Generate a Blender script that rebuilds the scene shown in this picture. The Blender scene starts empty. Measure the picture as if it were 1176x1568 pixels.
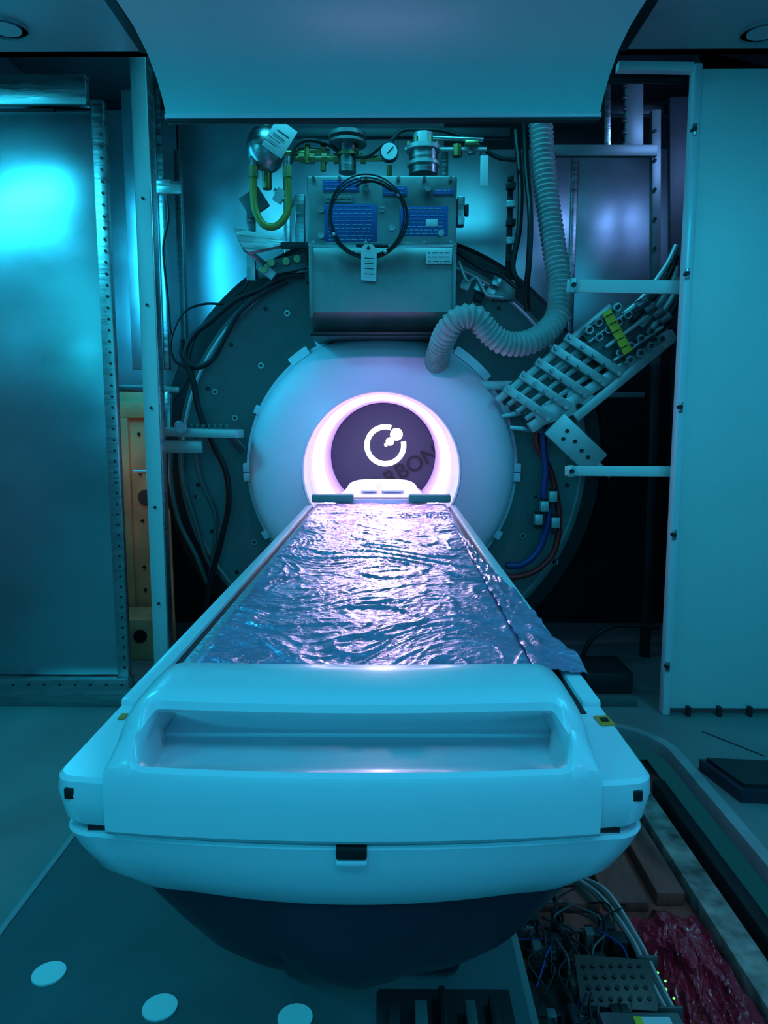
import bpy, bmesh, math, random
from mathutils import Vector, Matrix, Euler, noise
random.seed(7)
scene=bpy.context.scene
scene.view_settings.view_transform='Standard'
# ------------------------------------------------------------ camera
CAM=Vector((0,0,1.45)); PITCH=math.radians(7.25); YAW=math.radians(0.5)
cd=bpy.data.cameras.new('camera'); cam=bpy.data.objects.new('camera',cd)
scene.collection.objects.link(cam); cam.location=CAM
cam.rotation_euler=(math.pi/2-PITCH,0,YAW)
cd.sensor_fit='VERTICAL'; cd.sensor_height=36; cd.sensor_width=27; cd.lens=26
cd.clip_start=0.05
scene.camera=cam
RM=Euler((math.pi/2-PITCH,0,YAW)).to_matrix()
def S(px,py,y):
    """survey: measured photo position -> world metres on a depth plane y"""
    d=RM@Vector(((px-588)/1132.4,(784-py)/1132.4,-1)); return CAM+d*(y/d.y)
def F(px,py,z=0.0):
    """survey on a horizontal plane z"""
    d=RM@Vector(((px-588)/1132.4,(784-py)/1132.4,-1)); return CAM+d*((z-CAM.z)/d.z)
# ------------------------------------------------------------ materials
def mat(name,col,rough=.5,metal=0,emit=None,es=0,bump=0,bscale=20,coat=0,alpha=1,trans=0,var=0,vscale=4,rvar=0,stretch=(1,1,1),bdist=.01):
    m=bpy.data.materials.new(name); m.use_nodes=True; nt=m.node_tree; N=nt.nodes; L=nt.links
    p=N['Principled BSDF']
    p.inputs['Base Color'].default_value=(*col,1); p.inputs['Roughness'].default_value=rough
    p.inputs['Metallic'].default_value=metal; p.inputs['Coat Weight'].default_value=coat
    p.inputs['Coat Roughness'].default_value=.1
    p.inputs['Alpha'].default_value=alpha; p.inputs['Transmission Weight'].default_value=trans
    if emit: p.inputs['Emission Color'].default_value=(*emit,1); p.inputs['Emission Strength'].default_value=es
    tc=N.new('ShaderNodeTexCoord'); mp=N.new('ShaderNodeMapping'); mp.inputs['Scale'].default_value=stretch
    L.new(tc.outputs['Object'],mp.inputs[0])
    if var or rvar:
        n=N.new('ShaderNodeTexNoise'); n.inputs['Scale'].default_value=vscale; n.inputs['Detail'].default_value=6
        L.new(mp.outputs[0],n.inputs[0])
        if var:
            r=N.new('ShaderNodeValToRGB'); r.color_ramp.elements[0].position=.3; r.color_ramp.elements[1].position=.7
            r.color_ramp.elements[0].color=(*[c*(1-var) for c in col],1); r.color_ramp.elements[1].color=(*[min(1,c*(1+var)) for c in col],1)
            L.new(n.outputs[0],r.inputs[0]); L.new(r.outputs[0],p.inputs['Base Color'])
        if rvar:
            r2=N.new('ShaderNodeMapRange'); r2.inputs[1].default_value=.3; r2.inputs[2].default_value=.7
            r2.inputs[3].default_value=max(0.02,rough-rvar); r2.inputs[4].default_value=rough+rvar
            L.new(n.outputs[0],r2.inputs[0]); L.new(r2.outputs[0],p.inputs['Roughness'])
    if bump:
        n=N.new('ShaderNodeTexNoise'); n.inputs['Scale'].default_value=bscale; n.inputs['Detail'].default_value=4 if bscale>4 else 1
        b=N.new('ShaderNodeBump'); b.inputs['Strength'].default_value=bump; b.inputs['Distance'].default_value=bdist
        L.new(mp.outputs[0],n.inputs[0]); L.new(n.outputs[0],b.inputs['Height']); L.new(b.outputs[0],p.inputs['Normal'])
    return m
M_white=mat('white_plastic',(.68,.72,.78),.32,coat=.3,var=.04,vscale=2)
M_panel=mat('painted_panel',(.62,.68,.68),.42,var=.05,vscale=1.5)
M_trim=mat('floor_trim_paint',(.24,.3,.32),.5,var=.2,vscale=5)
M_hood=mat('hood_paint',(.38,.72,.72),.35,var=.05,vscale=1.5)
M_cover=mat('bore_cover',(.8,.78,.88),.4,var=.04)
M_bore=mat('bore_liner',(.7,.62,.8),.3)
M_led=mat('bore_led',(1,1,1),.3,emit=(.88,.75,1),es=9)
M_glow2=mat('bore_lit_liner',(.8,.7,.9),.3,emit=(.7,.5,1),es=2.6)  # liner emission stands in for LED light falling on the bore wall
M_glow=mat('bore_glow_liner',(.7,.6,.8),.3,emit=(.4,.22,1),es=.4)  # purple LED light on the liner, put in as emission
M_navy=mat('navy_plastic',(.022,.022,.042),.42,var=.1)
M_steel=mat('stainless',(.46,.52,.56),.3,1,rvar=.04,vscale=2,bump=.9,bscale=.9,bdist=.08,var=.08,stretch=(1,1,1.6))
M_steelb=mat('stainless_back',(.5,.55,.6),.36,.9,rvar=.06,vscale=3,bump=.5,bscale=1.6,bdist=.05,var=.12)
M_steel2=mat('brushed_steel',(.42,.45,.46),.34,1,rvar=.08,vscale=8,bump=.15,bscale=6,stretch=(1,1,8),var=.15)
M_plate=mat('vessel_plate',(.11,.14,.14),.42,.35,var=.25,vscale=3,rvar=.1,bump=.1,bscale=5)
M_tank=mat('tank_metal',(.25,.25,.25),.4,.65,var=.25,vscale=6,rvar=.1)
M_alu=mat('aluminium',(.5,.55,.55),.4,.5,var=.1,vscale=10)
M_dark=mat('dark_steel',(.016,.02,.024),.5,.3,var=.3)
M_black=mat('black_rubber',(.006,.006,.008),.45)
M_hose=mat('hose_plastic',(.36,.4,.4),.5,var=.15,vscale=20)
M_brass=mat('brass',(.4,.32,.14),.35,.9,var=.2,vscale=20)
M_yellowhose=mat('yellow_hose',(.34,.27,.06),.4,.2)
M_blue=mat('label_blue',(.02,.08,.3),.5)
M_paper=mat('paper',(.65,.68,.68),.6,var=.05)
M_yellow=mat('label_yellow',(.9,.55,.04),.5)
M_orange=mat('label_orange',(.9,.25,.03),.5)
M_red=mat('red_cable',(.5,.02,.02),.4)
M_bluec=mat('blue_cable',(.02,.04,.2),.4)
M_floor=mat('floor_vinyl',(.16,.2,.2),.5,var=.12,vscale=3,rvar=.1,bump=.03,bscale=60)
M_mat=mat('floor_mat',(.06,.1,.11),.55,var=.12,vscale=5,bump=.05,bscale=80)
M_dot=mat('pad_white',(.8,.85,.85),.5)
M_tan=mat('tan_board',(.7,.34,.16),.55,var=.25,vscale=4)
M_wood=mat('pit_wood',(.2,.05,.04),.5,var=.6,vscale=3,stretch=(6,1,1))
M_dust=mat('dusty_strip',(.22,.22,.2),.7,var=.7,vscale=14,bump=.3,bscale=30)
M_green=mat('green_pad',(.02,.2,.17),.5)
M_pcb=mat('circuit',(.015,.03,.03),.4,var=.5,vscale=30)
M_brown=mat('perforated_brown',(.05,.04,.035),.5)
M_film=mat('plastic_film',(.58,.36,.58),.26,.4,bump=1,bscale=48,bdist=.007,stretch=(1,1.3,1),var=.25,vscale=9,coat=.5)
M_clear=mat('clear_edge',(.4,.42,.5),.25,.3,bump=.8,bscale=60)
M_redbag=mat('red_plastic_film',(.4,.012,.035),.16,bump=1,bscale=30,coat=.7)
M_scr=mat('screen_dark',(.013,.015,.04),.5)
M_logo=mat('logo_light',(1,1,1),.3,emit=(1,.93,1),es=2)
M_txt=mat('ink',(.001,.001,.002),.8)
M_gled=mat('green_led',(0,1,.1),.3,emit=(.1,1,.1),es=3)
M_ceil=mat('ceiling_panel',(.24,.36,.38),.45,var=.06)
M_wall=mat('wall_panel',(.35,.4,.42),.5,var=.08)
M_groove=mat('groove',(.04,.004,.01),.5)
M_pane=mat('added_window_pane',(.2,.5,.6),.2,emit=(.02,.5,.75),es=.6)  # glowing pane of the added window
# ------------------------------------------------------------ builder
class B:
    def __init__(s,name,parent=None): s.name=name; s.bm=bmesh.new(); s.mats=[]; s.parent=parent
    def mi(s,m):
        if m not in s.mats: s.mats.append(m)
        return s.mats.index(m)
    def merge(s,t,m,M=None):
        i=s.mi(m)
        if M is not None: bmesh.ops.transform(t,matrix=M,verts=t.verts)
        for f in t.faces: f.material_index=i
        me=bpy.data.meshes.new('t'); t.to_mesh(me); t.free(); s.bm.from_mesh(me); bpy.data.meshes.remove(me)
    def box(s,c,size,m,rot=None,bev=.004,M=None):
        t=bmesh.new(); bmesh.ops.create_cube(t,size=1); bmesh.ops.scale(t,vec=size,verts=t.verts)
        b=min(bev,min(size)*.45)
        if b>0: bmesh.ops.bevel(t,geom=t.edges[:],offset=b,segments=2,affect='EDGES',profile=.5)
        if M is None:
            M=Matrix.Translation(c)
            if rot: M=M@Euler(rot).to_matrix().to_4x4()
        s.merge(t,m,M)
    def b2(s,x0,x1,y0,y1,z0,z1,m,bev=.004):
        s.box(((x0+x1)/2,(y0+y1)/2,(z0+z1)/2),(abs(x1-x0),abs(y1-y0),abs(z1-z0)),m,bev=bev)
    def bar(s,p,q,w,d,m,bev=.004):
        """beam p->q, w wide in the xz plane, d deep"""
        p=Vector(p);q=Vector(q);a=(q-p);L=a.length;a.normalize()
        yv=Vector((0,1,0)); n=a.cross(yv)
        if n.length<1e-3: n=Vector((1,0,0))
        n.normalize(); y2=n.cross(a)
        R=Matrix((a,y2,n)).transposed().to_4x4()
        s.box(None,(L,d,w),m,bev=bev,M=Matrix.Translation((p+q)/2)@R)
    def cyl(s,p,q,r,m,r2=None,seg=24):
        p=Vector(p);q=Vector(q);t=bmesh.new()
        bmesh.ops.create_cone(t,cap_ends=True,segments=seg,radius1=r,radius2=r if r2 is None else r2,depth=(q-p).length)
        R=Vector((0,0,1)).rotation_difference((q-p).normalized()).to_matrix().to_4x4()
        s.merge(t,m,Matrix.Translation((p+q)/2)@R)
    def sph(s,c,r,m,sc=(1,1,1)):
        t=bmesh.new(); bmesh.ops.create_uvsphere(t,u_segments=32,v_segments=20,radius=r)
        s.merge(t,m,Matrix.Translation(c)@Matrix.Diagonal((*sc,1)))
    def loft(s,rings,m,closed=True,caps=True,loop=False):
        t=bmesh.new(); V=[[t.verts.new(p) for p in r] for r in rings]; n=len(rings[0])
        for i in range(len(V)-1):
            for j in range(n if closed else n-1):
                k=(j+1)%n
                t.faces.new((V[i][j],V[i][k],V[i+1][k],V[i+1][j]))
        if loop:
            for j in range(n): t.faces.new((V[-1][j],V[-1][(j+1)%n],V[0][(j+1)%n],V[0][j]))
        elif caps and closed:
            t.faces.new(V[0][::-1]); t.faces.new(V[-1])
        if closed: bmesh.ops.recalc_face_normals(t,faces=t.faces)
        s.merge(t,m)
    def tube(s,pts,r,m,seg=10,sub=8,rf=None,closed=False):
        pts=[Vector(p) for p in pts]; C=[]; n=len(pts)
        rng=range(n) if closed else range(n-1)
        for i in rng:
            if closed: p0,p1,p2,p3=pts[i-1],pts[i],pts[(i+1)%n],pts[(i+2)%n]
            else:
                p1,p2=pts[i],pts[i+1]; p0=pts[i-1] if i>0 else p1*2-p2; p3=pts[i+2] if i+2<n else p2*2-p1
            for k in range(sub):
                t=k/sub
                C.append(.5*((2*p1)+(p2-p0)*t+(2*p0-5*p1+4*p2-p3)*t*t+(3*p1-p0-3*p2+p3)*t**3))
        if not closed: C.append(pts[-1])
        if rf:
            L=[0]
            for a,b in zip(C,C[1:]): L.append(L[-1]+(b-a).length)
            step=rf[0]; out=[];j=0;d=0
            while d<L[-1]:
                while L[j+1]<d: j+=1
                out.append(C[j].lerp(C[j+1],(d-L[j])/max(1e-9,L[j+1]-L[j]))); d+=step
            C=out
        rings=[]; nrm=None; N=len(C)
        for i in range(N):
            if closed: tg=(C[(i+1)%N]-C[i-1]).normalized()
            else: tg=(C[min(i+1,N-1)]-C[max(i-1,0)]).normalized()
            if nrm is None: nrm=tg.orthogonal().normalized()
            nrm=(nrm-tg*nrm.dot(tg)).normalized(); bn=tg.cross(nrm)
            rr=r if not rf else rf[1](i)
            rings.append([C[i]+nrm*rr*math.cos(2*math.pi*k/seg)+bn*rr*math.sin(2*math.pi*k/seg) for k in range(seg)])
        s.loft(rings,m,loop=closed)
    def lathe(s,prof,m,cx,cz,seg=128,a0=0,a1=2*math.pi,dz=None):
        """revolve (r,y) about the y axis"""
        full=abs(a1-a0-2*math.pi)<1e-6; n=seg if full else seg+1
        rings=[[Vector((cx+r*math.cos(a0+(a1-a0)*k/seg),y,cz+(dz(y) if dz else 0)+r*math.sin(a0+(a1-a0)*k/seg))) for k in range(n)] for r,y in prof]
        s.loft(rings,m,closed=full,caps=False)
    def prism(s,poly,z0,z1,m,bev=0):
        s.loft([[Vector((x,y,z0)) for x,y in poly],[Vector((x,y,z1)) for x,y in poly]],m)
    def prismy(s,poly,y0,y1,m):
        s.loft([[Vector((x,y0,z)) for x,z in poly],[Vector((x,y1,z)) for x,z in poly]],m)
    def done(s,ang=35):
        me=bpy.data.meshes.new(s.name); s.bm.to_mesh(me); s.bm.free()
        for m in s.mats: me.materials.append(m)
        me.polygons.foreach_set('use_smooth',[True]*len(me.polygons))
        me.set_sharp_from_angle(angle=math.radians(ang))
        o=bpy.data.objects.new(s.name,me); scene.collection.objects.link(o)
        if s.parent: o.parent=s.parent
        return o
def T(lst,y):
    return [S(a[0],a[1],a[2] if len(a)>2 else y) for a in lst]
# ------------------------------------------------------------ room shell
XW=2.35; PX=1.22
b=B('floor')
arc=[(PX-.3+.3*math.cos(a),3.05+.3*math.sin(a)) for a in [i*math.pi/20 for i in range(11)]]
b.prism([(-XW,-1.6),(.36,-1.6),(.36,3.35)]+[(x,y) for x,y in arc[::-1]]+[(PX,-1.6),(XW,-1.6),(XW,5.2),(-XW,5.2)],-.04,0,M_floor)
b.prism([(.36,-1.6),(PX,-1.6),(PX,3.35),(.36,3.35)],-.2,-.16,M_wood)
b.done(20)
b=B('trim_floor_pit')
tp=[(PX+.02,-1.5,.004),(PX+.02,0,.004),(PX+.02,1.5,.004),(PX+.02,3.05,.004)]+[(PX-.3+.32*math.cos(a),3.05+.32*math.sin(a),.004) for a in [i*math.pi/16 for i in range(1,8)]]+[(.85,3.37,.004),(.55,3.37,.004)]
rings=[]
for i,p in enumerate(tp):
    p=Vector(p); q=Vector(tp[min(i+1,len(tp)-1)]); o=Vector(tp[max(i-1,0)]); tg=(q-o).normalized(); n=Vector((-tg.y,tg.x,0))
    rings.append([p-n*.025,p-n*.022+Vector((0,0,.012)),p+n*.022+Vector((0,0,.012)),p+n*.025,p+n*.025-Vector((0,0,.05)),p+n*.015-Vector((0,0,.05)),p+n*.015])
b.loft(rings,M_trim)
b.done()
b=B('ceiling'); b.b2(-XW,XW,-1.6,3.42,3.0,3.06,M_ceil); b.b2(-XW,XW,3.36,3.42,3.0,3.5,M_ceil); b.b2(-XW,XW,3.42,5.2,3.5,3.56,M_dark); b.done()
b=B('wall_left'); b.b2(-XW-.06,-XW,-1.6,5.2,0,3.56,M_wall); b.done()
b=B('wall_right'); b.b2(XW,XW+.06,-1.6,5.2,0,3.56,M_wall); b.done()
b=B('wall_front'); b.b2(-XW,XW,-1.66,-1.6,0,3.06,M_wall); b.done()
b=B('added_window_1'); b.b2(-1.5,1.5,-1.6,-1.585,1.2,2.6,M_pane)  # unseen window added to light the hood and table front
for x in (-1.53,0,1.53): b.b2(x-.03,x+.03,-1.6,-1.56,1.15,2.65,M_panel)
for z in (1.17,2.63): b.b2(-1.56,1.56,-1.6,-1.56,z-.03,z+.03,M_panel)
wo=b.done()
l=bpy.data.lights.new('window_fill','AREA'); l.shape='RECTANGLE'; l.size=2.9; l.size_y=1.3; l.energy=16; l.color=(.014,.5,.78)  # fill light set at the added window
lo=bpy.data.objects.new('window_fill',l); scene.collection.objects.link(lo); lo.location=(0,-1.55,1.9); lo.rotation_euler=(math.pi/2,0,0); lo.parent=wo
b=B('wall_back')
b.b2(-XW,XW,5.14,5.2,0,3.56,M_dark)  # bare dark lower part stands in for shaded stainless
for x0,x1,z0,z1 in [(-2.2,-1.41,1.0,3.45),(-1.40,-.7,1.75,3.45),(-.69,.35,1.75,3.45),(.36,1.2,1.95,3.2),(1.22,1.95,1.95,3.2)]:
    b.b2(x0,x1,5.12,5.14,z0,z1,M_steelb)
for x in (-1.405,-.69,.355,1.21):
    b.b2(x-.02,x+.02,5.105,5.12,1.8,3.2,M_steel2)
b.done()
b=B('wall_recess_left'); b.b2(-2.25,-2.2,3.7,5.1,0,3.5,M_steelb); b.done()
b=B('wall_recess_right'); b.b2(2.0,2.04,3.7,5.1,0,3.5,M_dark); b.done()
# ------------------------------------------------------------ overhead hood
b=B('overhead_hood')
prof=[(-.5,2.965,.99),(2.3,2.965,.985),(2.78,2.965,.975),(2.9,2.955,.962),(3.02,2.93,.945),(3.12,2.885,.93),(3.2,2.82,.918),(3.245,2.75,.908),(3.26,2.70,.902)]
XC=-.035
def hood_ring(y,z,w,t=.012): return [Vector((XC+w*(i/10-1),y,z)) for i in range(21)]+[Vector((XC+w*(1-i/10),y+(t if y>3 else 0),z+t)) for i in range(21)]
b.loft([hood_ring(*p) for p in prof],M_hood)
b.b2(XC-.906,XC+.906,3.245,3.275,2.685,2.705,M_white)
b.b2(XC-.90,XC+.90,3.25,3.28,2.672,2.686,M_dark,bev=.002)
b.b2(XC-.93,XC+.93,2.76,2.785,2.955,2.968,M_hood,bev=.003)
for sx in (-1,1): b.b2(XC+sx*1.01-.02,XC+sx*1.01+.02,-.5,3.36,2.99,3.0,M_black,0)  # black strips added as the shade in the gaps beside the hood
for sx in (-1,1): b.b2(XC+sx*.7-.05,XC+sx*.7+.05,2.4,3.2,2.975,3.0,M_dark)
b.done()
for i,(px,py) in enumerate([(8,42),(1168,48)]):
    p=F(px,py,3.0); b=B('ceiling_downlight')
    b.lathe([(.085,0),(.085,.012),(.06,.012),(.055,.004)],M_ceil,0,0,seg=48)
    bmesh.ops.transform(b.bm,matrix=Matrix.Translation((p.x,p.y,2.988))@Matrix.Rotation(math.pi/2,4,'X'),verts=b.bm.verts)
    b.cyl((p.x,p.y,2.992),(p.x,p.y,3.0),.06,M_ceil,seg=40); b.done()
# ------------------------------------------------------------ left side cabinet wall
XP=-1.33
b=B('steel_partition_panel')
b.b2(-2.34,XP-.02,3.6,3.62,.16,2.85,M_steel)
b.b2(-2.34,XP-.06,3.57,3.62,2.87,3.0,M_steel2)
b.b2(XP-.05,XP+.008,3.592,3.64,.13,2.9,M_steel2)
for i in range(52): b.cyl((XP-.01,3.592,.2+i*.052),(XP-.01,3.586,.2+i*.052),.006,M_dark,seg=8)
b.b2(-2.34,XP+.02,3.58,3.66,.0,.1,M_steel2); b.b2(-2.34,XP+.02,3.55,3.64,.1,.155,M_steel2)
for i in range(12): b.cyl((-2.2+i*.078,3.55,.125),(-2.2+i*.078,3.544,.125),.006,M_dark,seg=8)
b.done()
b=B('steel_channel_liner')
b.b2(-1.62,-1.42,4.7,4.72,1.75,3.4,M_steelb)
b.b2(-1.41,-1.38,4.68,4.72,1.75,3.4,M_steel2)
b.done()
b=B('support_post')
b.b2(-1.235,-1.158,3.72,3.76,0,3.3,M_panel,bev=.006)
b.b2(-1.158,-1.152,3.725,3.80,0,3.3,M_steel2,bev=.001)
b.bar(S(240,288,3.71),S(278,288,3.71),.06,.02,M_steel2)
b.bar(S(240,280,3.705),S(262,280,3.705),.03,.02,M_steel2)
for z in (.5,1.0,1.5,2.0,2.5): b.cyl((-1.195,3.72,z),(-1.195,3.712,z),.007,M_dark,seg=12)
b.done()
b=B('tan_access_board')
b.b2(-1.80,-1.40,4.66,4.68,0.0,1.65,M_tan)
b.b2(-1.74,-1.42,4.63,4.66,1.45,1.55,M_tan); b.b2(-1.70,-1.64,4.63,4.66,.1,1.45,M_tan)
for z in (.35,.5,.8,1.1,1.35): b.cyl((-1.58,4.66,z),(-1.58,4.65,z),.010,M_dark,seg=10); b.cyl((-1.5,4.66,z+.05),(-1.5,4.65,z+.05),.010,M_dark,seg=10)
b.cyl((-1.55,4.66,.95),(-1.55,4.645,.95),.05,M_brown)
b.b2(-1.80,-1.42,4.3,4.62,.0,.25,M_tan,.01); b.cyl((-1.5,4.3,.15),(-1.5,4.29,.15),.04,M_black); b.done()
# ------------------------------------------------------------ right side
XD=1.365
b=B('white_access_door')
b.b2(XD+.01,2.34,3.5,3.54,.03,2.985,M_panel,bev=.01)
b.b2(XD-.027,XD+.01,3.49,3.55,.0,3.0,M_white,bev=.006)
for z in (.25,.9,1.5,2.1,2.72): b.cyl((XD-.02,3.5,z),(XD-.02,3.47,z),.010,M_dark,seg=12); b.box((XD-.015,3.485,z),(.02,.01,.05),M_steel2)
for x in (1.45,1.6,1.75,1.9,2.05): b.b2(x,x+.02,3.47,3.5,0,.05,M_dark)
b.done()
b=B('ceiling_edge_bracket')
b.bar(S(945,103,3.45),S(1060,105,3.45),.035,.05,M_panel); b.bar(S(930,120,3.6),S(1050,122,3.6),.03,.04,M_dark); b.done()
b=B('strut_frame')
b.bar(S(845,232,4.3),S(1005,232,4.3),.06,.04,M_plate)
b.bar(S(970,110,4.35),S(970,240,4.35),.1,.03,M_plate)
for k in range(6): b.bar(S(956,128+k*18,4.33),S(956,134+k*18,4.33),.025,.02,M_black)
b.bar(S(930,130,4.4),S(930,240,4.4),.03,.03,M_steel2)
b.bar(S(1003,170,4.4),S(1003,560,4.4),.05,.05,M_plate); b.bar(S(1045,150,4.5),S(1045,1040,4.5),.16,.04,M_dark)
b.bar(S(1003,560,4.4),S(985,1060,4.4),.05,.05,M_dark)
b.bar(S(900,170,4.6),S(1050,170,4.6),.05,.05,M_dark)
b.bar(S(930,605,4.4),S(985,605,4.4),.03,.05,M_plate)
for k in range(7): b.cyl(S(1003,200+k*45,4.37),S(1003,200+k*45,4.36),.01,M_dark,seg=8)
b.done()
for (a,c,w) in [((868,438),(1042,440),.062),((865,721),(1030,722),.05)]:
    b=B('door_stay_bracket'); b.bar(S(*a,3.75),S(*c,3.6),w,.02,M_panel); p=S(a[0]+8,a[1],3.75)
    b.box(p-Vector((0,.015,0)),(.03,.03,w*1.15),M_alu); b.cyl(p-Vector((0,.02,0)),p-Vector((0,.04,0)),.012,M_dark); b.done()
# ------------------------------------------------------------ scanner
scan=bpy.data.objects.new('mri_scanner',None); scene.collection.objects.link(scan)
AX,AZ=-.05,1.2
b=B('magnet_vessel',scan)
b.lathe([(.5,4.36),(1.15,4.36),(1.17,4.35),(1.2,4.35),(1.2,4.37),(1.2,4.42)],M_plate,AX,AZ)
b.lathe([(1.195,4.42),(1.16,4.345),(1.168,4.335),(1.18,4.345)],M_alu,AX,AZ)
b.lathe([(1.2,4.42),(1.3,4.42),(1.33,4.45),(1.33,4.6)],M_black,AX,AZ)
b.lathe([(1.2,4.6),(1.2,5.08),(.4,5.08)],M_dark,AX,AZ)
for k in range(48):
    a=k/48*2*math.pi; r=1.1
    if k%2: b.cyl((AX+r*math.cos(a),4.36,AZ+r*math.sin(a)),(AX+r*math.cos(a),4.352,AZ+r*math.sin(a)),.012,M_dark,seg=10)
for (px,py) in [(360,640),(400,560),(330,600),(390,830),(300,760),(440,480),(820,760),(870,700),(800,820),(850,860)]:
    p=S(px,py,4.36); b.cyl(p,p-Vector((0,.01,0)),.018,M_steel2,seg=12); b.cyl(p-Vector((0,.01,0)),p-Vector((0,.013,0)),.009,M_dark,seg=6)
b.done()
b=B('bore_cover',scan)
AZC=1.165
prof=[(.785,4.36),(.785,4.29),(.765,4.275),(.757,4.275),(.757,4.24),(.752,4.2),(.738,4.15),(.70,4.105),(.64,4.075),(.56,4.05),(.50,4.03),(.455,4.01),(.435,3.998)]
b.lathe(prof,M_cover,AX,AZC)
b.lathe([(.435,3.998),(.428,3.988),(.42,3.992),(.413,4.01),(.405,4.03),(.395,4.045)],M_cover,AX,AZC,dz=lambda y:(y-3.99)*.5)
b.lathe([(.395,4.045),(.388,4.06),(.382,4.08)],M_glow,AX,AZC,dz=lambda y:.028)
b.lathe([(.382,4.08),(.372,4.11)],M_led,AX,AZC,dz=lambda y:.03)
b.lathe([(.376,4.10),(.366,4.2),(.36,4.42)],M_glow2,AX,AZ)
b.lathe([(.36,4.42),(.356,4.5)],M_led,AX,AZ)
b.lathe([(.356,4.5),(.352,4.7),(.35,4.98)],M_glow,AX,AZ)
for a0,a1 in [(62,80),(85,99),(103,118),(122,131),(40,58)]:
    b.lathe([(.775,4.3),(.81,4.3),(.81,4.25),(.76,4.235)],M_cover,AX,AZC,seg=12,a0=math.radians(a0),a1=math.radians(a1))
for a in (0,180,-4,184,25,155,-30,210):
    r=.775; p=Vector((AX+r*math.cos(math.radians(a)),4.28,AZC+r*math.sin(math.radians(a)))); b.box(p,(.05,.06,.05),M_cover,rot=(0,-math.radians(a),0))
b.done(30)
scr=B('bore_end_screen',scan)
scr.lathe([(.0001,4.975),(.3,4.975),(.346,4.97),(.346,4.985)],M_scr,AX,AZ)
def disc(bb,c,r,m,y): bb.cyl((c.x,y,c.z),(c.x,y-.006,c.z),r,m,seg=40)
c=S(590,682,4.97)
scr.lathe([(.106,4.967),(.106,4.963),(.14,4.963),(.14,4.967)],M_logo,c.x,c.z,seg=60,a0=math.radians(72),a1=math.radians(372))
disc(scr,S(607,665,4.97),.042,M_logo,4.969); disc(scr,S(597,676,4.97),.028,M_logo,4.969); disc(scr,S(591,681,4.97),.012,M_logo,4.969)
so=scr.done()
tx=bpy.data.curves.new('screen_lettering','FONT'); tx.body='CARBON'; tx.size=.145; tx.extrude=.001; tx.materials.append(M_txt)
to=bpy.data.objects.new('screen_lettering',tx); scene.collection.objects.link(to); p=S(556,768,4.96); to.location=p; to.rotation_euler=(math.pi/2,-math.radians(30),0); to.parent=so
# ------------------------------------------------------------ patient table
TX=-.05; ZT=.974
def outline(z,w,yf,bow,rc,yb=3.9):
    P=[]
    for i in range(7): P.append((w,yb+(yf+rc-yb)*i/7))
    for i in range(10):
        a=i/10*math.pi/2; P.append((w-rc+rc*math.cos(a),yf+rc-rc*math.sin(a)))
    n=24
    for i in range(n+1):
        x=(w-rc)*(1-2*i/n); P.append((x,yf-bow*(1-(x/(w-rc))**2)))
    for i in range(9,-1,-1):
        a=i/10*math.pi/2; P.append((-(w-rc+rc*math.cos(a)),yf+rc-rc*math.sin(a)))
    for i in range(6,-1,-1): P.append((-w,yb+(yf+rc-yb)*i/7))
    return [Vector((TX+x,y,z)) for x,y in P]
b=B('mri_patient_table')
b.loft([outline(*l) for l in [(.907,.396,.931,.028,.045),(.912,.400,.928,.028,.045),(.95,.405,.926,.028,.036),(.969,.403,.928,.028,.034),(.974,.398,.934,.028,.03)]],M_white)
b.loft([outline(*l) for l in [(.787,.348,.966,.028,.12),(.795,.356,.958,.028,.11),(.83,.378,.938,.028,.08),(.865,.390,.93,.028,.06),(.893,.398,.925,.028,.05),(.898,.396,.927,.028,.05)]],M_white)
b.loft([outline(*l) for l in [(.79,.34,.985,.03,.12),(.96,.385,.942,.028,.06)]],M_black)
b.loft([outline(*l) for l in [(.541,.03,1.3,.01,.02,3.5),(.543,.09,1.2,.02,.06,3.6),(.552,.15,1.13,.03,.12,3.7),(.573,.21,1.07,.03,.16,3.75),(.61,.257,1.03,.03,.18,3.8),(.65,.292,1.0,.03,.19,3.85),(.70,.322,.985,.03,.18,3.88),(.75,.34,.973,.03,.15,3.88),(.786,.345,.968,.03,.12,3.88)]],M_navy)
b.b2(TX-.24,TX+.24,1.75,3.3,.012,.6,M_navy,bev=.03)
# bumper panel + open handle bar
def kk(ax):
    q=min(1,max(0,(ax-.258)/.067)); return max(0,(1-q**2.5))**(1/2.5)
def ee(ax):
    e=min(1,max(0,(ax-.270)/.024)); return e*e*(3-2*e)
def sect(x,Pn,Fl):
    ax=abs(x); e=ee(ax); k=kk(ax); out=[]
    for a,c in zip(Pn,Fl):
        y=a[0]*(1-e)+c[0]*e; z=a[1]*(1-e)+c[1]*e
        if z>.99: z=.99+(z-.99)*k
        f=1 if y<.96 else max(0,1-(y-.96)/.1)
        out.append(Vector((TX+x,y-.028*f*(1-(x/.37)**2)+.012*(1-f)*(x/.31)**2,z)))
    return out
PA=[(.975,.904),(.920,.904),(.916,.910),(.914,.95),(.916,.982),(.920,.993),(.927,.998),(.936,.994),(.945,.986),(.96,.979),(.98,.977),(1.0,.977),(1.0,.97)]
PB=[(.975,.904),(.920,.904),(.916,.910),(.914,.95),(.916,.985),(.920,.999),(.928,1.008),(.937,1.016),(.947,1.026),(.957,1.034),(.97,1.044),(1.02,1.05),(1.06,.97)]
SA=[(.996,1.044),(.988,1.046),(.983,1.052),(.985,1.063),(.994,1.070),(1.01,1.074),(1.06,1.075),(1.10,1.073),(1.125,1.064),(1.13,1.052),(1.12,1.047),(1.06,1.045)]
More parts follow.
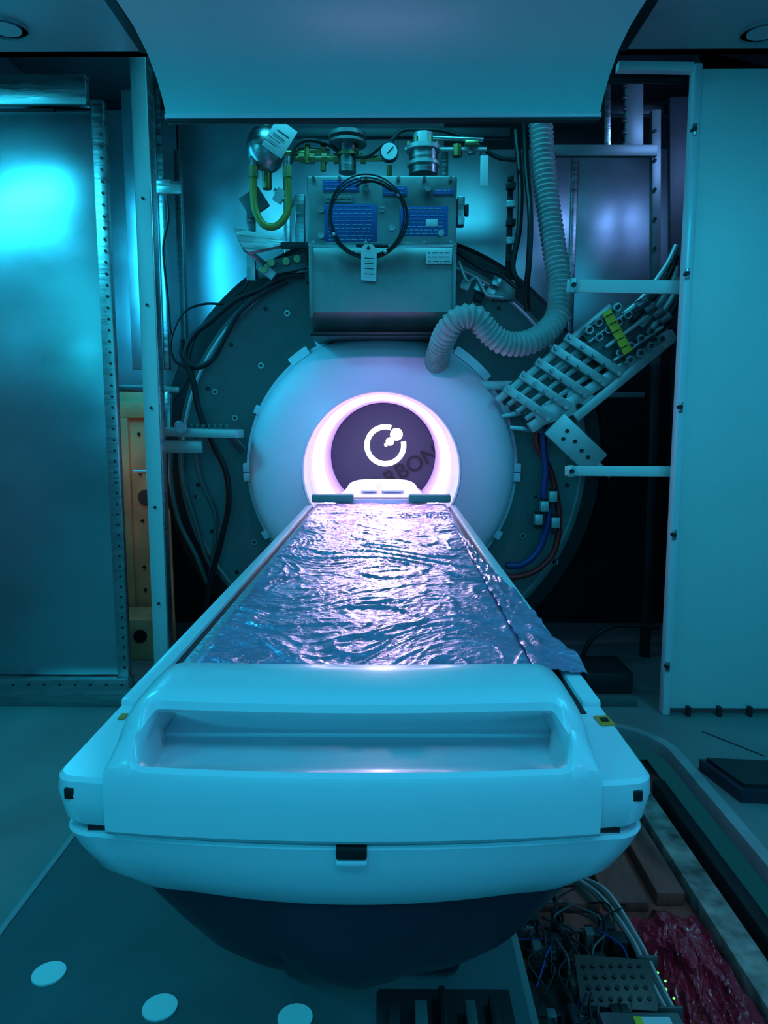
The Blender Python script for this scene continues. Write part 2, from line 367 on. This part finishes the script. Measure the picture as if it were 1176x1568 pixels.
SB=[(.95,.985),(.95,1.0),(.957,1.03),(.975,1.058),(.99,1.069),(1.01,1.074),(1.06,1.075),(1.10,1.073),(1.125,1.064),(1.13,1.03),(1.12,.98),(1.06,.98)]
ex=[.325,.3247,.324,.3225,.32,.316,.311,.305,.30,.296,.292,.288,.284,.281,.278,.275,.272,.262,.25,.24]
xs=sorted(set(ex+[-v for v in ex]+[round(-.22+.44*i/22,4) for i in range(23)]))
b.loft([sect(x,PA,PB) for x in xs],M_white); b.loft([sect(x,SA,SB) for x in xs],M_white)
for sx in (-1,1):
    b.box((TX+sx*.378,.936,.953),(.014,.02,.016),M_black,bev=.002)
    b.b2(TX+sx*.33-.004,TX+sx*.358,.932,.95,.894,.906,M_black,bev=0)
b.box((TX,.905,.892),(.040,.03,.018),M_black,bev=.002)
b.b2(TX-.021,TX+.021,.892,.905,.872,.881,M_white,bev=.003)
for sx in (-1,1):
    b.b2(TX+sx*.368,TX+sx*.346,1.15,3.93,.965,.976,M_groove,bev=0)
    b.b2(TX+sx*.401,TX+sx*.368,1.18,3.95,.965,.985,M_white,bev=.006)
    b.b2(TX+sx*.346,TX+sx*.318,1.1,3.97,.965,.989,M_clear,bev=.004)
b.b2(TX-.34,TX+.34,1.06,3.98,.962,.98,M_white)
b.b2(AX-.25,AX+.25,3.9,4.9,.95,.985,M_white,bev=.01)
b.box((TX+.388,1.12,.976),(.022,.035,.002),M_orange,rot=(0,0,.1),bev=0); b.box((TX+.388,1.12,.978),(.012,.014,.001),M_black,bev=0)
b.box((TX-.378,1.13,.976),(.01,.02,.002),M_orange,bev=0)
table=b.done(30)
# plastic film
b=B('plastic_film_sheet')
NX,NY=170,700; rows=[]
for j in range(NY+1):
    t=j/NY; y=1.15+t*(3.93-1.15); hw=.316+.03*t+.006*noise.noise(Vector((0,y*5,1)))
    row=[]
    for i in range(NX+1):
        s=2*i/NX-1; x=s*hw
        w1=noise.noise(Vector((x*2.5,y*2.0,0))); w2=noise.noise(Vector((x*3,y*2.4,11)))
        n1=1-abs(noise.noise(Vector((x*1.6+w2*2,y*4+x*2.5*w1+w1*3,3))))*11
        n2=1-abs(noise.noise(Vector((x*4+w1*3,y*9+w2*7+x*4,7))))*8
        n4=1-abs(noise.noise(Vector((x*12+w1*6,y*18+w2*9-x*9,17))))*6
        n5=1-abs(noise.noise(Vector((x*14-w2*8,y*12+w1*9+x*10,27))))*6
        n3=noise.noise(Vector((x*34,y*40,9)))
        und=noise.noise(Vector((x*5,y*6,29)))
        h=.0058*max(0,n1)**1.4+.0026*max(0,n2)**1.2+.0014*max(0,n4)+.0012*max(0,n5)+.0007*n3+.0013*und
        edge=min(1,(1-abs(s))/.05); h*=edge
        row.append(Vector((TX+x,y,.992+h+.001*edge)))
    rows.append(row)
b.loft(rows,M_film,closed=False)
fl=[]
for j in range(160):
    t=j/159; y=1.30+t*1.7; fl.append([Vector((TX+.315+u*(.10*(1-.85*t)+.016*noise.noise(Vector((y*6,0,2))))+.004*noise.noise(Vector((y*9,u*3,2))),y,.995+.014*abs(noise.noise(Vector((u*4,y*13,5))))-.010*u*u)) for u in [i/12 for i in range(13)]])
b.loft(fl,M_film,closed=False)
b.done(60)
for sx in (-1,1):
    b=B('green_foam_pad'); b.box((TX+sx*.26,3.955,1.022),(.225,.06,.045),M_green,bev=.01); b.done()
b=B('head_cradle')
rg=[]
for y,w,h in [(4.03,.26,.0),(4.06,.26,.03),(4.15,.245,.06),(4.3,.22,.085),(4.42,.215,.1),(4.46,.2,.085),(4.47,.19,.0)]:
    rg.append([Vector((AX+w*math.copysign(abs(math.cos(a))**.5,math.cos(a)),y,.987+max(.004,h)*abs(math.sin(a))**.6)) for a in [i*math.pi/20 for i in range(21)]])
b.loft(rg,M_bore)
for x0,x1 in ((-.115,-.025),(.0,.125)): b.box(((x0+x1)/2+AX,4.2,1.064),(x1-x0,.2,.012),M_white,rot=(math.radians(12),0,0))  # white plates stand in for bright square reflections on the cradle
b.b2(AX-.25,AX+.25,3.99,4.02,.987,1.012,M_bore)
b.box((AX,4.0,1.018),(.44,.01,.008),M_brown)
b.done()
# ------------------------------------------------------------ cryo cooler cluster
b=B('cryogen_service_unit',scan)
def rect(x0,y0,x1,y1,yp,d,m,bev=.006):
    p=S(x0,y1,yp); q=S(x1,y0,yp); b.b2(p.x,q.x,yp,yp+d,p.z,q.z,m,bev)
rect(471,268,700,378,3.95,.38,M_tank,.012)
p=S(474,378,3.93);q=S(698,378,3.93); cx=(p.x+q.x)/2; hw=(q.x-p.x)/2; zt=p.z; zb=S(585,503,3.93).z
pr=[(3.93,zt),(3.90,zt-.05),(3.89,zt-.15),(3.90,zb+.08),(3.95,zb+.02),(4.02,zb-.02),(4.15,zb-.03),(4.33,zb-.03),(4.33,zt)]
b.loft([[Vector((x,y,z)) for y,z in pr] for x in (cx-hw,cx-hw+.01,cx+hw-.01,cx+hw)],M_tank)
b.b2(cx-hw-.005,cx+hw+.005,3.925,4.3,zt-.01,zt+.02,M_steel2)
b.b2(cx-hw,cx+hw,3.89,4.32,zb-.045,zb-.02,M_black,.01)
for x in (-hw+.01,hw-.01): b.b2(cx+x-.01,cx+x+.01,3.88,3.92,zb+.05,zt,M_tank)
for px in (480,520,560,610,650,690):
    for py in (274,372): q=S(px,py,3.95); b.cyl(q,q-Vector((0,.012,0)),.01,M_steel2,seg=8)
def label(x0,y0,x1,y1,m,n,yp=3.95,ink=M_alu,seed=1):
    rect(x0,y0,x1,y1,yp-.006,.005,m,.001); rnd=random.Random(seed)
    for i in range(n):
        yy=y0+(i+.6)*(y1-y0)/(n+.2); xa=x0+(x1-x0)*.08
        while xa<x1-(x1-x0)*.12:
            xe=min(xa+rnd.uniform(3,10),x1-(x1-x0)*.08); a=S(xa,yy,yp-.007); c=S(xe,yy,yp-.007)
            b.bar(a,c,.003,.001,ink,0); xa=xe+rnd.uniform(1.5,3)
label(497,312,577,370,M_blue,10,seed=2); label(612,316,686,361,M_blue,8,seed=3)
label(494,275,550,292,M_blue,3,seed=4); label(586,285,623,299,M_blue,2,seed=5); label(664,289,695,298,M_blue,2,seed=6)
rect(652,336,670,346,3.942,.004,M_paper,.001)
label(497,300,540,310,M_tank,1,ink=M_txt,seed=8)
label(652,383,692,404,M_paper,3,yp=3.89,ink=M_txt)
for px,py in [(492,322),(492,362),(585,322),(600,350),(675,358),(655,290),(560,290)]:
    q=S(px,py,3.95); b.cyl(q,q-Vector((0,.02,0)),.017,M_steel2,seg=12)
def cy(x0,y0,x1,y1,r,m,Y=4.05,Y2=None,seg=20): b.cyl(S(x0,y0,Y),S(x1,y1,Y2 or Y),r,m,seg=seg)
cy(648,268,648,228,.075,M_steel2); cy(648,232,648,225,.09,M_alu); cy(648,255,648,250,.085,M_alu); cy(648,225,648,205,.05,M_alu)
for k in range(6): a=k*math.pi/3; q=S(648,226,4.05)+Vector((.075*math.cos(a),.075*math.sin(a),0)); b.cyl(q,q+Vector((0,0,.03)),.01,M_brass,seg=6)
cy(532,265,532,205,.045,M_steel2); cy(532,212,532,206,.1,M_tank); cy(532,222,532,218,.1,M_tank); cy(532,240,532,236,.06,M_brass)
cy(440,243,590,243,.014,M_brass); cy(455,230,505,232,.012,M_brass); cy(495,262,495,218,.014,M_brass); cy(470,250,470,222,.018,M_brass)
for px,py in [(462,242),(478,243),(497,243),(515,243),(556,243),(545,230),(495,228)]: cy(px-4,py,px+4,py,.026,M_brass,seg=6)
cy(620,229,745,229,.012,M_alu); cy(700,222,700,240,.026,M_brass,seg=8); cy(722,225,722,236,.022,M_steel2,seg=8); cy(640,210,740,214,.012,M_steel2)
rect(712,214,734,222,4.0,.03,M_brass)
rect(735,238,748,285,4.0,.004,M_paper,.001)
cy(735,238,741,225,.003,M_black)
b.tube(T([(445,250),(452,225),(470,215),(500,220),(525,235),(560,240),(585,222)],4.02),.01,M_black)
b.tube(T([(600,215),(615,200),(640,198),(680,200),(720,215),(760,240),(790,245)],4.1),.012,M_dark)
b.bar(S(440,205,4.3),S(780,205,4.3),.05,.05,M_dark)
rect(700,300,712,345,3.98,.06,M_steel2); rect(712,312,718,330,3.97,.03,M_dark)
b.tube(T([(700,385),(720,400),(740,412),(765,420),(790,440)],4.1),.012,M_black)
b.tube(T([(702,400),(715,430),(730,425),(745,450),(770,455)],4.15),.01,M_alu)
for px,py,m in [(712,437,M_paper),(733,440,M_steel2),(733,455,M_dark),(760,432,M_steel2),(750,450,M_alu)]: q=S(px,py,4.2); b.box(q,(.05,.05,.05),m,rot=(0,.4,0))
rect(756,428,790,460,4.3,.06,M_tank)
unit=b.done()
b=B('pressure_gauge',scan); q=S(596,235,3.98)
b.cyl(q,q-Vector((0,.03,0)),.048,M_dark,seg=32); b.cyl(q-Vector((0,.03,0)),q-Vector((0,.033,0)),.041,M_paper,seg=32); b.bar(q+Vector((-.01,-.036,-.01)),q+Vector((.02,-.036,.02)),.004,.002,M_txt,0)
b.cyl(q,q+Vector((0,.1,-.0)),.015,M_brass); b.cyl(q-Vector((0,-.06,.04)),q-Vector((0,-.06,.1)),.014,M_brass); b.done()
b=B('expansion_vessel',scan); q=S(408,228,4.05); b.sph(q,.105,M_steel2,(1,1,1.15)); b.cyl(q+Vector((0,0,.1)),q+Vector((0,0,.17)),.03,M_brass); b.cyl(q-Vector((0,0,.08)),q-Vector((0,0,.2)),.025,M_brass)
b.cyl(q-Vector((-.04,0,.02)),q-Vector((-.2,0,.02)),.014,M_brass); b.done()
b=B('paper_tag'); q=S(428,212,3.9); b.box(q,(.12,.004,.15),M_paper,rot=(.1,math.radians(35),0),bev=.001)
for k in range(4): b.box(q+Vector((.02-k*.022,-.006,.02-k*.014)),(.07,.002,.003),M_txt,rot=(.1,math.radians(35),0),bev=0)
b.cyl(q+Vector((.04,0,.05)),q+Vector((-.01,.1,.12)),.003,M_black); b.done()
b=B('paper_tag'); P=T([(553,380),(558,374),(570,374),(577,382),(576,431),(553,429)],3.84); b.prismy([(v.x,v.z) for v in P],3.84,3.844,M_paper)
for k in range(4): b.bar(S(558,395+k*8,3.837),S(572,396+k*8,3.837),.003,.002,M_txt,0)
b.cyl(S(564,378,3.838),S(566,368,3.86),.003,M_black); b.cyl(S(564,380,3.842),S(564,380,3.836),.008,M_dark); b.done()
b=B('coiled_wire_loop',scan)
c=S(563,334,3.87)
for k in range(3):
    r=.182+.008*k; b.tube([c+Vector(((r+.004*math.sin(3*a+k))*math.cos(a),-.012*k-.01*math.sin(a),(r+.004*math.cos(2*a+k))*math.sin(a))) for a in [i*math.pi/10 for i in range(20)]],.0042,M_black,seg=8,sub=5,closed=True)
b.tube(T([(545,286,3.88),(556,280,3.86),(575,279,3.86),(600,292,3.9)],3.87),.005,M_black)
for a in (.6,1.8,3.6,5.2): b.sph(c+Vector((.19*math.cos(a),-.015,.19*math.sin(a))),.012,M_steel2)
b.done()
b=B('yellow_gas_hose',scan)
b.tube(T([(388,262),(388,300),(392,325),(405,345),(425,345),(440,325),(441,300),(440,262)],4.0),.019,M_yellowhose,seg=14)
for px in (388,440): b.cyl(S(px,255,4.0),S(px,272,4.0),.026,M_brass,seg=6); b.cyl(S(px,240,4.0),S(px,256,4.0),.018,M_steel2)
b.tube(T([(420,290),(430,300),(445,315),(455,300)],4.1),.01,M_steel2); b.done()
b=B('valve_bracket_plate',scan)
P=[(357,348),(432,366),(438,374),(380,386),(372,380)]
b.loft([[S(x,y,4.0-(.1 if x<400 else 0)) for x,y in P],[S(x,y,4.0-(.1 if x<400 else 0))+Vector((0,.012,-.012)) for x,y in P]],M_steel2)
b.bar(S(430,376,3.98),S(545,376,3.98),.03,.03,M_dark); b.bar(S(545,376,3.86),S(595,377,3.86),.014,.014,M_dark)
b.bar(S(380,384,4.0),S(404,404,4.1),.03,.03,M_steel2)
b.bar(S(404,300,4.15),S(375,320,4.15),.12,.02,M_plate); b.bar(S(385,325,4.2),S(385,430,4.2),.05,.03,M_steel2); b.bar(S(460,300,4.1),S(460,375,4.1),.05,.06,M_steel2)
b.bar(S(395,415,4.2),S(470,400,4.2),.08,.04,M_plate); b.bar(S(400,408,4.18),S(420,424,4.18),.05,.03,M_alu)
b.box(S(428,300,4.1),(.05,.03,.07),M_paper,rot=(0,.5,0))
for px,py in [(403,412),(415,402),(438,400),(455,396)]: b.cyl(S(px,py,4.17),S(px,py,4.13),.02,M_brass,seg=10)
b.done()
# ------------------------------------------------------------ corrugated hose
b=B('corrugated_vent_hose',scan)
path=[(828,190,4.1),(832,250,4.08),(840,320,4.05),(850,390,4.0),(857,440,3.96),(851,490,3.90),(815,522,3.85),(775,526,3.82),(748,508,3.80),(728,486,3.78),(702,488,3.78),(682,512,3.84),(670,545,4.0),(668,556,4.1)]
b.tube(T(path,4),.062,M_hose,seg=28,sub=14,rf=(.0065,lambda i:.058+.006*math.cos(i*math.pi/2)))
b.done(60)
# ------------------------------------------------------------ cables
def cable(name,lst,r,m,Y=4.2,parent=None):
    b=B(name,parent)
    for l in lst: b.tube(T(l,Y),r,m,seg=10,sub=8)
    b.done()
cable('black_cable_bundle',[
 [(466,422,4.2),(430,425),(400,442),(360,460),(325,490),(295,515),(283,545),(295,580),(305,630),(325,680),(345,720),(350,770),(338,830),(322,890),(316,930)],
 [(440,430,4.22),(400,450),(365,480),(345,515),(325,550),(300,562),(280,545),(278,520)]],.017,M_black,parent=scan)
cable('thin_cable_loop',[
 [(345,466,4.25),(310,466),(280,480),(262,520),(266,550),(284,563)],[(350,470),(310,500),(292,540),(288,580),(262,620),(258,650)],
 [(250,270),(258,330),(250,380),(256,450),(262,520)],[(360,452),(375,440),(385,410),(380,360),(385,325)]],.007,M_black,4.25)
cable('grey_hoses',[[(262,690),(262,740),(275,800),(300,850),(320,900)],[(280,690),(282,740),(300,800),(315,850),(330,880)],[(300,688),(310,740),(330,790),(326,850),(320,900)]],.013,M_plate,4.28)
cable('black_feed_cable',[[(803,190,4.2),(806,260,4.1),(812,330,4.0),(810,400,4.0),(806,445,4.05),(808,475,4.1)],[(790,200,4.2),(797,280,4.15),(795,350,4.1),(785,410,4.1),(800,440,4.1)]],.016,M_black)
b=B('terminal_strip'); b.bar(S(782,270,4.2),S(778,430,4.2),.03,.03,M_dark)
for k in range(5): b.box(S(782,285+k*28,4.17),(.05,.04,.035),M_alu if k%2 else M_black)
b.done()
b=B('red_blue_coolant_hoses',scan)
b.tube(T([(824,650),(822,680),(842,720),(852,760),(856,800),(848,845),(820,874),(785,884),(765,878)],4.2),.018,M_red,seg=14)
b.tube(T([(832,650),(833,690),(836,720),(832,760),(840,790),(826,840),(800,864),(775,866)],4.17),.019,M_bluec,seg=14)
for px,py in [(824,795),(850,800),(833,775),(846,760)]: b.box(S(px,py,4.15),(.045,.05,.06),M_alu); b.cyl(S(px,py-12,4.15),S(px,py+14,4.15),.02,M_dark)
b.done()
b=B('side_support_bracket')
b.bar(S(250,661,4.05),S(368,664,4.05),.045,.2,M_alu); b.bar(S(250,684,4.05),S(310,684,4.05),.07,.03,M_alu); b.bar(S(350,664,4.05),S(372,690,4.2),.04,.04,M_plate)
for k in range(8): b.box(S(285+k*9,653,4.0),(.018,.03,.025),M_plate)
b.cyl(S(275,652,3.98),S(278,655,3.9),.03,M_steel2); b.bar(S(258,600,4.15),S(258,660,4.1),.03,.03,M_steel2); b.bar(S(180,595,4.15),S(275,597,4.15),.035,.03,M_steel2)
b.cyl(S(205,722,4.3),S(245,723,4.3),.012,M_alu); b.done()
# ------------------------------------------------------------ busbar assembly (right)
b=B('gradient_busbar_assembly',scan)
A=Vector((768,606));Bq=Vector((942,462));C=Vector((1022,520));D=Vector((822,650))
def uv(u,v):
    p=A.lerp(Bq,u); q=D.lerp(C,u); r=p.lerp(q,v); return (r.x,r.y)
def LB(u0,v0,u1,v1,w,d,m,Y=4.0): b.bar(S(*uv(u0,v0),Y),S(*uv(u1,v1),Y),w,d,m)
LB(-.05,.02,.95,.02,.04,.05,M_alu,4.05); LB(-.05,.98,1.05,.98,.06,.06,M_alu,4.05)
LB(0,.5,.95,.5,.3,.01,M_plate,4.12)
for v in (.25,.5,.75): LB(-.02,v,.95,v,.028,.03,M_alu,4.06)
LB(.3,.3,.9,.3,.06,.02,M_steel2,4.09); LB(.0,.62,.5,.62,.05,.02,M_plate,4.09)
for u in (.06,.2,.34,.48,.6): LB(u-.0,-.1,u+.03,1.08,.045,.03,M_alu,4.0)
for u in (.06,.2,.34,.48,.6):
    for v in (-.03,.25,.5,.75,1.02):
        q=S(*uv(u+.01,v),3.98); b.cyl(q,q-Vector((0,.03,0)),.012,M_steel2,seg=8)
LB(.62,.5,1.0,.5,.26,.05,M_plate,4.05)
for u in (.72,.8,.88,.96):
    for v in (.08,.28,.72,.92): q=S(*uv(u,v),4.0); b.cyl(q,q-Vector((0,.05,0)),.022,M_steel2,seg=12); b.cyl(q-Vector((0,.05,0)),q-Vector((0,.07,0)),.012,M_dark,seg=6)
LB(.7,.5,1.05,.5,.02,.05,M_alu,3.98); LB(.66,.25,1.0,.25,.015,.04,M_alu,3.98); LB(.66,.78,1.05,.78,.015,.04,M_alu,3.98)
b.bar(S(928,476,3.93),S(962,540,3.93),.05,.006,M_yellow,.001)
for k in range(5): b.bar(S(926+k*6,486+k*12,3.925),S(938+k*6,480+k*12,3.925),.005,.002,M_txt,0)
b.bar(S(848,648,4.0),S(915,712,4.0),.15,.02,M_alu,.006)
for px,py in [(868,660),(880,676),(890,690),(900,700),(862,672)]: q=S(px,py,3.995); b.cyl(q,q-Vector((0,.012,0)),.011,M_dark,seg=12)
b.bar(S(905,700,4.0),S(935,730,4.0),.03,.02,M_steel2)
b.bar(S(820,640,4.03),S(880,620,4.03),.1,.03,M_alu); b.bar(S(880,640,4.03),S(1020,525,4.03),.05,.04,M_alu); b.bar(S(870,600,4.05),S(905,615,4.05),.07,.03,M_alu)
b.bar(S(735,590,4.15),S(790,590,4.15),.05,.02,M_alu); b.bar(S(760,640,4.15),S(830,625,4.15),.03,.02,M_steel2); b.bar(S(780,655,4.15),S(840,660,4.15),.03,.02,M_steel2)
b.box(S(1018,520,4.0),(.07,.06,.08),M_alu,rot=(0,-.6,0))
for k in range(5):
    b.tube(T([(955+k*13,482+k*9,4.0),(985+k*9,455+k*9,3.98),(1020+k*4,408+k*14,3.95),(1036,376+k*16,3.95)],4),.016,[M_alu,M_black,M_hose,M_alu,M_dark][k],seg=10)
for k in range(4): b.cyl(S(975+k*12,470+k*8,3.97),S(990+k*12,460+k*8,3.97),.026,M_steel2)
b.done()
cable('rear_hose',[[(890,1010,4.3),(905,980),(935,960),(975,958),(1010,962)]],.014,M_dark,4.3)
b=B('pit_vent_box'); b.box((1.15,3.9,.06),(.25,.3,.12),M_dark); b.b2(.85,1.25,3.6,3.65,0,.05,M_plate); b.done()
# ------------------------------------------------------------ floor things
b=B('floor_mat'); b.b2(-1.09,.34,-.9,3.3,.0,.012,M_mat,bev=.004); b.b2(-1.11,-1.09,-.9,3.3,.0,.015,M_trim,bev=.003)
b.done()
for px,py in [(75,1492),(245,1544),(452,1560)]:
    p=F(px,py,.012); b=B('round_floor_pad'); b.cyl((p.x,p.y,.012),(p.x,p.y,.017),.042,M_dot,seg=48); b.done()
b=B('dark_equipment_case')
b.prism([(1.28,2.92),(1.95,2.86),(1.95,2.6),(1.33,2.66)],0,.05,M_navy); b.prism([(1.30,2.90),(1.95,2.84),(1.95,2.63),(1.35,2.68)],.05,.065,M_dark); b.done()
b=B('floor_edge_strip'); b.prism([(1.45,3.3),(1.457,3.3),(1.62,3.05),(1.613,3.05)],0,.003,M_dark); b.done()
b=B('pit_planks')
b.b2(1.0,1.09,-.5,2.95,-.16,-.10,M_dust,.006); b.b2(1.12,1.17,-.5,3.0,-.16,-.08,M_dark,.006)
for k,x in enumerate((.40,.55,.71)): b.b2(x,x+.14,2.25,3.25,-.16,-.135+.006*k,M_wood,.005)
b.b2(.885,.98,2.28,3.0,-.16,-.11,M_wood,.006)
b.done()
b=B('exposed_electronics')
b.b2(.38,.72,1.0,1.95,-.16,-.13,M_pcb); rnd=random.Random(4)
for k in range(90):
    x=rnd.uniform(.39,.68); y=rnd.uniform(1.25,2.13); h=rnd.uniform(.02,.08); m=rnd.choice([M_dark,M_black,M_dark,M_tank,M_pcb,M_plate,M_brown])
    b.b2(x,x+rnd.uniform(.015,.05),y,y+rnd.uniform(.02,.07),-.16,-.13+h,m,.003)
b.box((.60,1.80,-.04),(.2,.14,.006),M_brown,rot=(.3,0,-.1))
for i in range(7):
    for j in range(4): b.cyl((.525+i*.025,1.755+j*.028,-.054+j*.009),(.525+i*.025,1.753+j*.028,-.046+j*.009),.006,M_black,seg=10)
b.b2(.52,.72,1.5,1.68,-.16,-.02,M_tank,.006); b.b2(.62,.69,1.56,1.66,-.02,-.017,M_paper,0); b.b2(.60,.62,1.56,1.66,-.02,-.016,M_yellow,0)
for k in range(4): b.sph((.735+.01*(k%2),1.86-.03*k,-.06),.003,M_gled)
b.b2(.715,.73,1.65,2.1,-.16,-.08,M_plate)
for k in range(40):
    x=rnd.uniform(.40,.68); y=rnd.uniform(1.55,2.1)
    b.tube([(x,y,-.09),(x+rnd.uniform(-.05,.05),y+.06,-.05),(x+rnd.uniform(-.06,.08),y+.14,-.06),(x+rnd.uniform(-.05,.04),y+.2,-.1)],.003,rnd.choice([M_black,M_plate,M_dark,M_bluec,M_dark,M_dark]),seg=8)
for k in range(4):
    o=.009*k; b.tube([(.62+o,2.35,-.1),(.67+o,2.2,-.08+o),(.705+o,2.0,-.07),(.70+o,1.85,-.07+o/2),(.71+o,1.7,-.07),(.72+o,1.5,-.08),(.70+o,1.3,-.09)],.005,M_hose if k%2 else M_plate,seg=10)
for y in (1.9,1.72,1.6): b.b2(.69,.75,y,y+.008,-.08,-.045,M_plate,.002)
b.done()
b=B('floor_junction_brackets')
for k in range(5):
    x=-.0+k*.06; b.b2(x,x+rnd.uniform(.015,.03),1.55,1.55+rnd.uniform(.06,.12),.022,.022+rnd.uniform(.02,.04),[M_dark,M_plate,M_black,M_plate,M_dark][k],.003)
b.b2(-.03,.30,1.5,1.70,.012,.022,M_dark); b.done()
b=B('red_plastic_bag')
rows=[]
for j in range(121):
    r=[]
    for i in range(101):
        u=i/50-1; v=j/60-1
        e=max(0,1-(abs(u)**3+abs(v)**3))
        q=noise.noise(Vector((u*2,v*2,5)))
        rid=1-abs(noise.noise(Vector((u*2+q*2,v*3+q*2,8))))*5
        rid2=1-abs(noise.noise(Vector((u*6+q*3,v*7,18))))*4
        h=e**.5*(.04+.02*max(0,rid)+.010*max(0,rid2)+.02*q)
        x=.875+u*.115; y=1.90+v*.32
        r.append(Vector((x+.02*noise.noise(Vector((u*3,v*3,1))),y+.03*noise.noise(Vector((u*3,v*3,6))),-.155+h+.03*e)))
    rows.append(r)
b.loft(rows,M_redbag,closed=False); b.done(60)
# ------------------------------------------------------------ lights
def lamp(name,loc,size,power,col):  # unseen area light for the room, with a housing added around it
    b=B(name); x,y,z=loc
    b.b2(x-size[0]/2-.03,x+size[0]/2+.03,y-size[1]/2-.03,y+size[1]/2+.03,2.97,3.0,M_panel); o=b.done()
    l=bpy.data.lights.new(name+'_emitter','AREA'); l.shape='RECTANGLE'; l.size=size[0]; l.size_y=size[1]; l.energy=power; l.color=col
    lo=bpy.data.objects.new(name+'_emitter',l); scene.collection.objects.link(lo); lo.location=(x,y,2.96); lo.parent=o
CY=(.018,.54,.8)
lamp('unseen_ceiling_lamp',(-2.02,2.66,3),(.6,.35),30,CY)
lamp('unseen_ceiling_lamp',(1.7,1.6,3),(.5,1.1),28,CY)
lamp('unseen_ceiling_lamp',(-.0,-.4,3),(1.6,.6),24,(.03,.54,.82))
lamp('unseen_ceiling_lamp',(-1.9,-.3,3),(.5,.8),22,(.012,.6,.8))
lamp('unseen_ceiling_lamp',(1.6,-.5,3),(.4,.5),8,(.2,.35,1))
def point(name,loc,e,col,r=.05):
    l=bpy.data.lights.new(name,'POINT'); l.energy=e; l.color=col; l.shadow_soft_size=r
    o=bpy.data.objects.new(name,l); scene.collection.objects.link(o); o.location=loc; return o
def spot(name,loc,tgt,e,col,ang,r=.08):
    l=bpy.data.lights.new(name,'SPOT'); l.energy=e; l.color=col; l.spot_size=math.radians(ang); l.spot_blend=1; l.shadow_soft_size=r
    o=bpy.data.objects.new(name,l); scene.collection.objects.link(o); o.location=loc; o.rotation_euler=(Vector(tgt)-o.location).to_track_quat('-Z','Y').to_euler()
spot('bore_fill_spot',(-.03,1.9,2.9),(AX,4.0,1.25),105,(.46,.24,1),32)  # unseen purple fill added to tint the bore cover
spot('bore_mouth_light',(AX,4.12,1.50),(AX,3.35,.98),26,(.85,.62,1),75,.04)
spot('pit_fill_spot',(1.3,1.2,2.9),(.86,2.1,-.1),17,(1,.3,.38),24)  # unseen pink fill added to redden the pit and bag
def bay(name,loc,size,power,col,target):  # hidden area light added to brighten the recess and its steel
    b=B(name); v=Vector(loc); d=(Vector(target)-v).normalized(); q=d.to_track_quat('-Z','Y').to_matrix().to_4x4()
    b.box(None,(size[0]+.04,size[1]+.04,.03),M_dark,M=Matrix.Translation(v-d*.025)@q); o=b.done()
    l=bpy.data.lights.new(name+'_emitter','AREA'); l.shape='RECTANGLE'; l.size=size[0]; l.size_y=size[1]; l.energy=power; l.color=col
    e=bpy.data.objects.new(name+'_emitter',l); scene.collection.objects.link(e); e.location=v; e.rotation_euler=d.to_track_quat('-Z','Y').to_euler(); e.parent=o
bay('hidden_bay_fill',(-1.68,3.95,2.45),(.4,1.0),13,(.02,.6,1),(-1.2,5.1,2.2))
bay('hidden_bay_fill',(1.8,3.95,3.1),(.7,.15),7,(.2,.42,1),(1.3,5.1,2.6))
bay('hidden_bay_fill',(-.1,3.6,3.35),(1.4,.15),13,(.03,.6,.85),(-.05,4.2,2.4))
point('tan_board_fill',(-1.6,4.25,1.1),.6,(1,.5,.35),.03)  # unseen warm fill added so the tan board shows its colour
w=bpy.data.worlds.new('world'); scene.world=w; w.use_nodes=True; w.node_tree.nodes['Background'].inputs[0].default_value=(.005,.1,.14,1); w.node_tree.nodes['Background'].inputs[1].default_value=.4
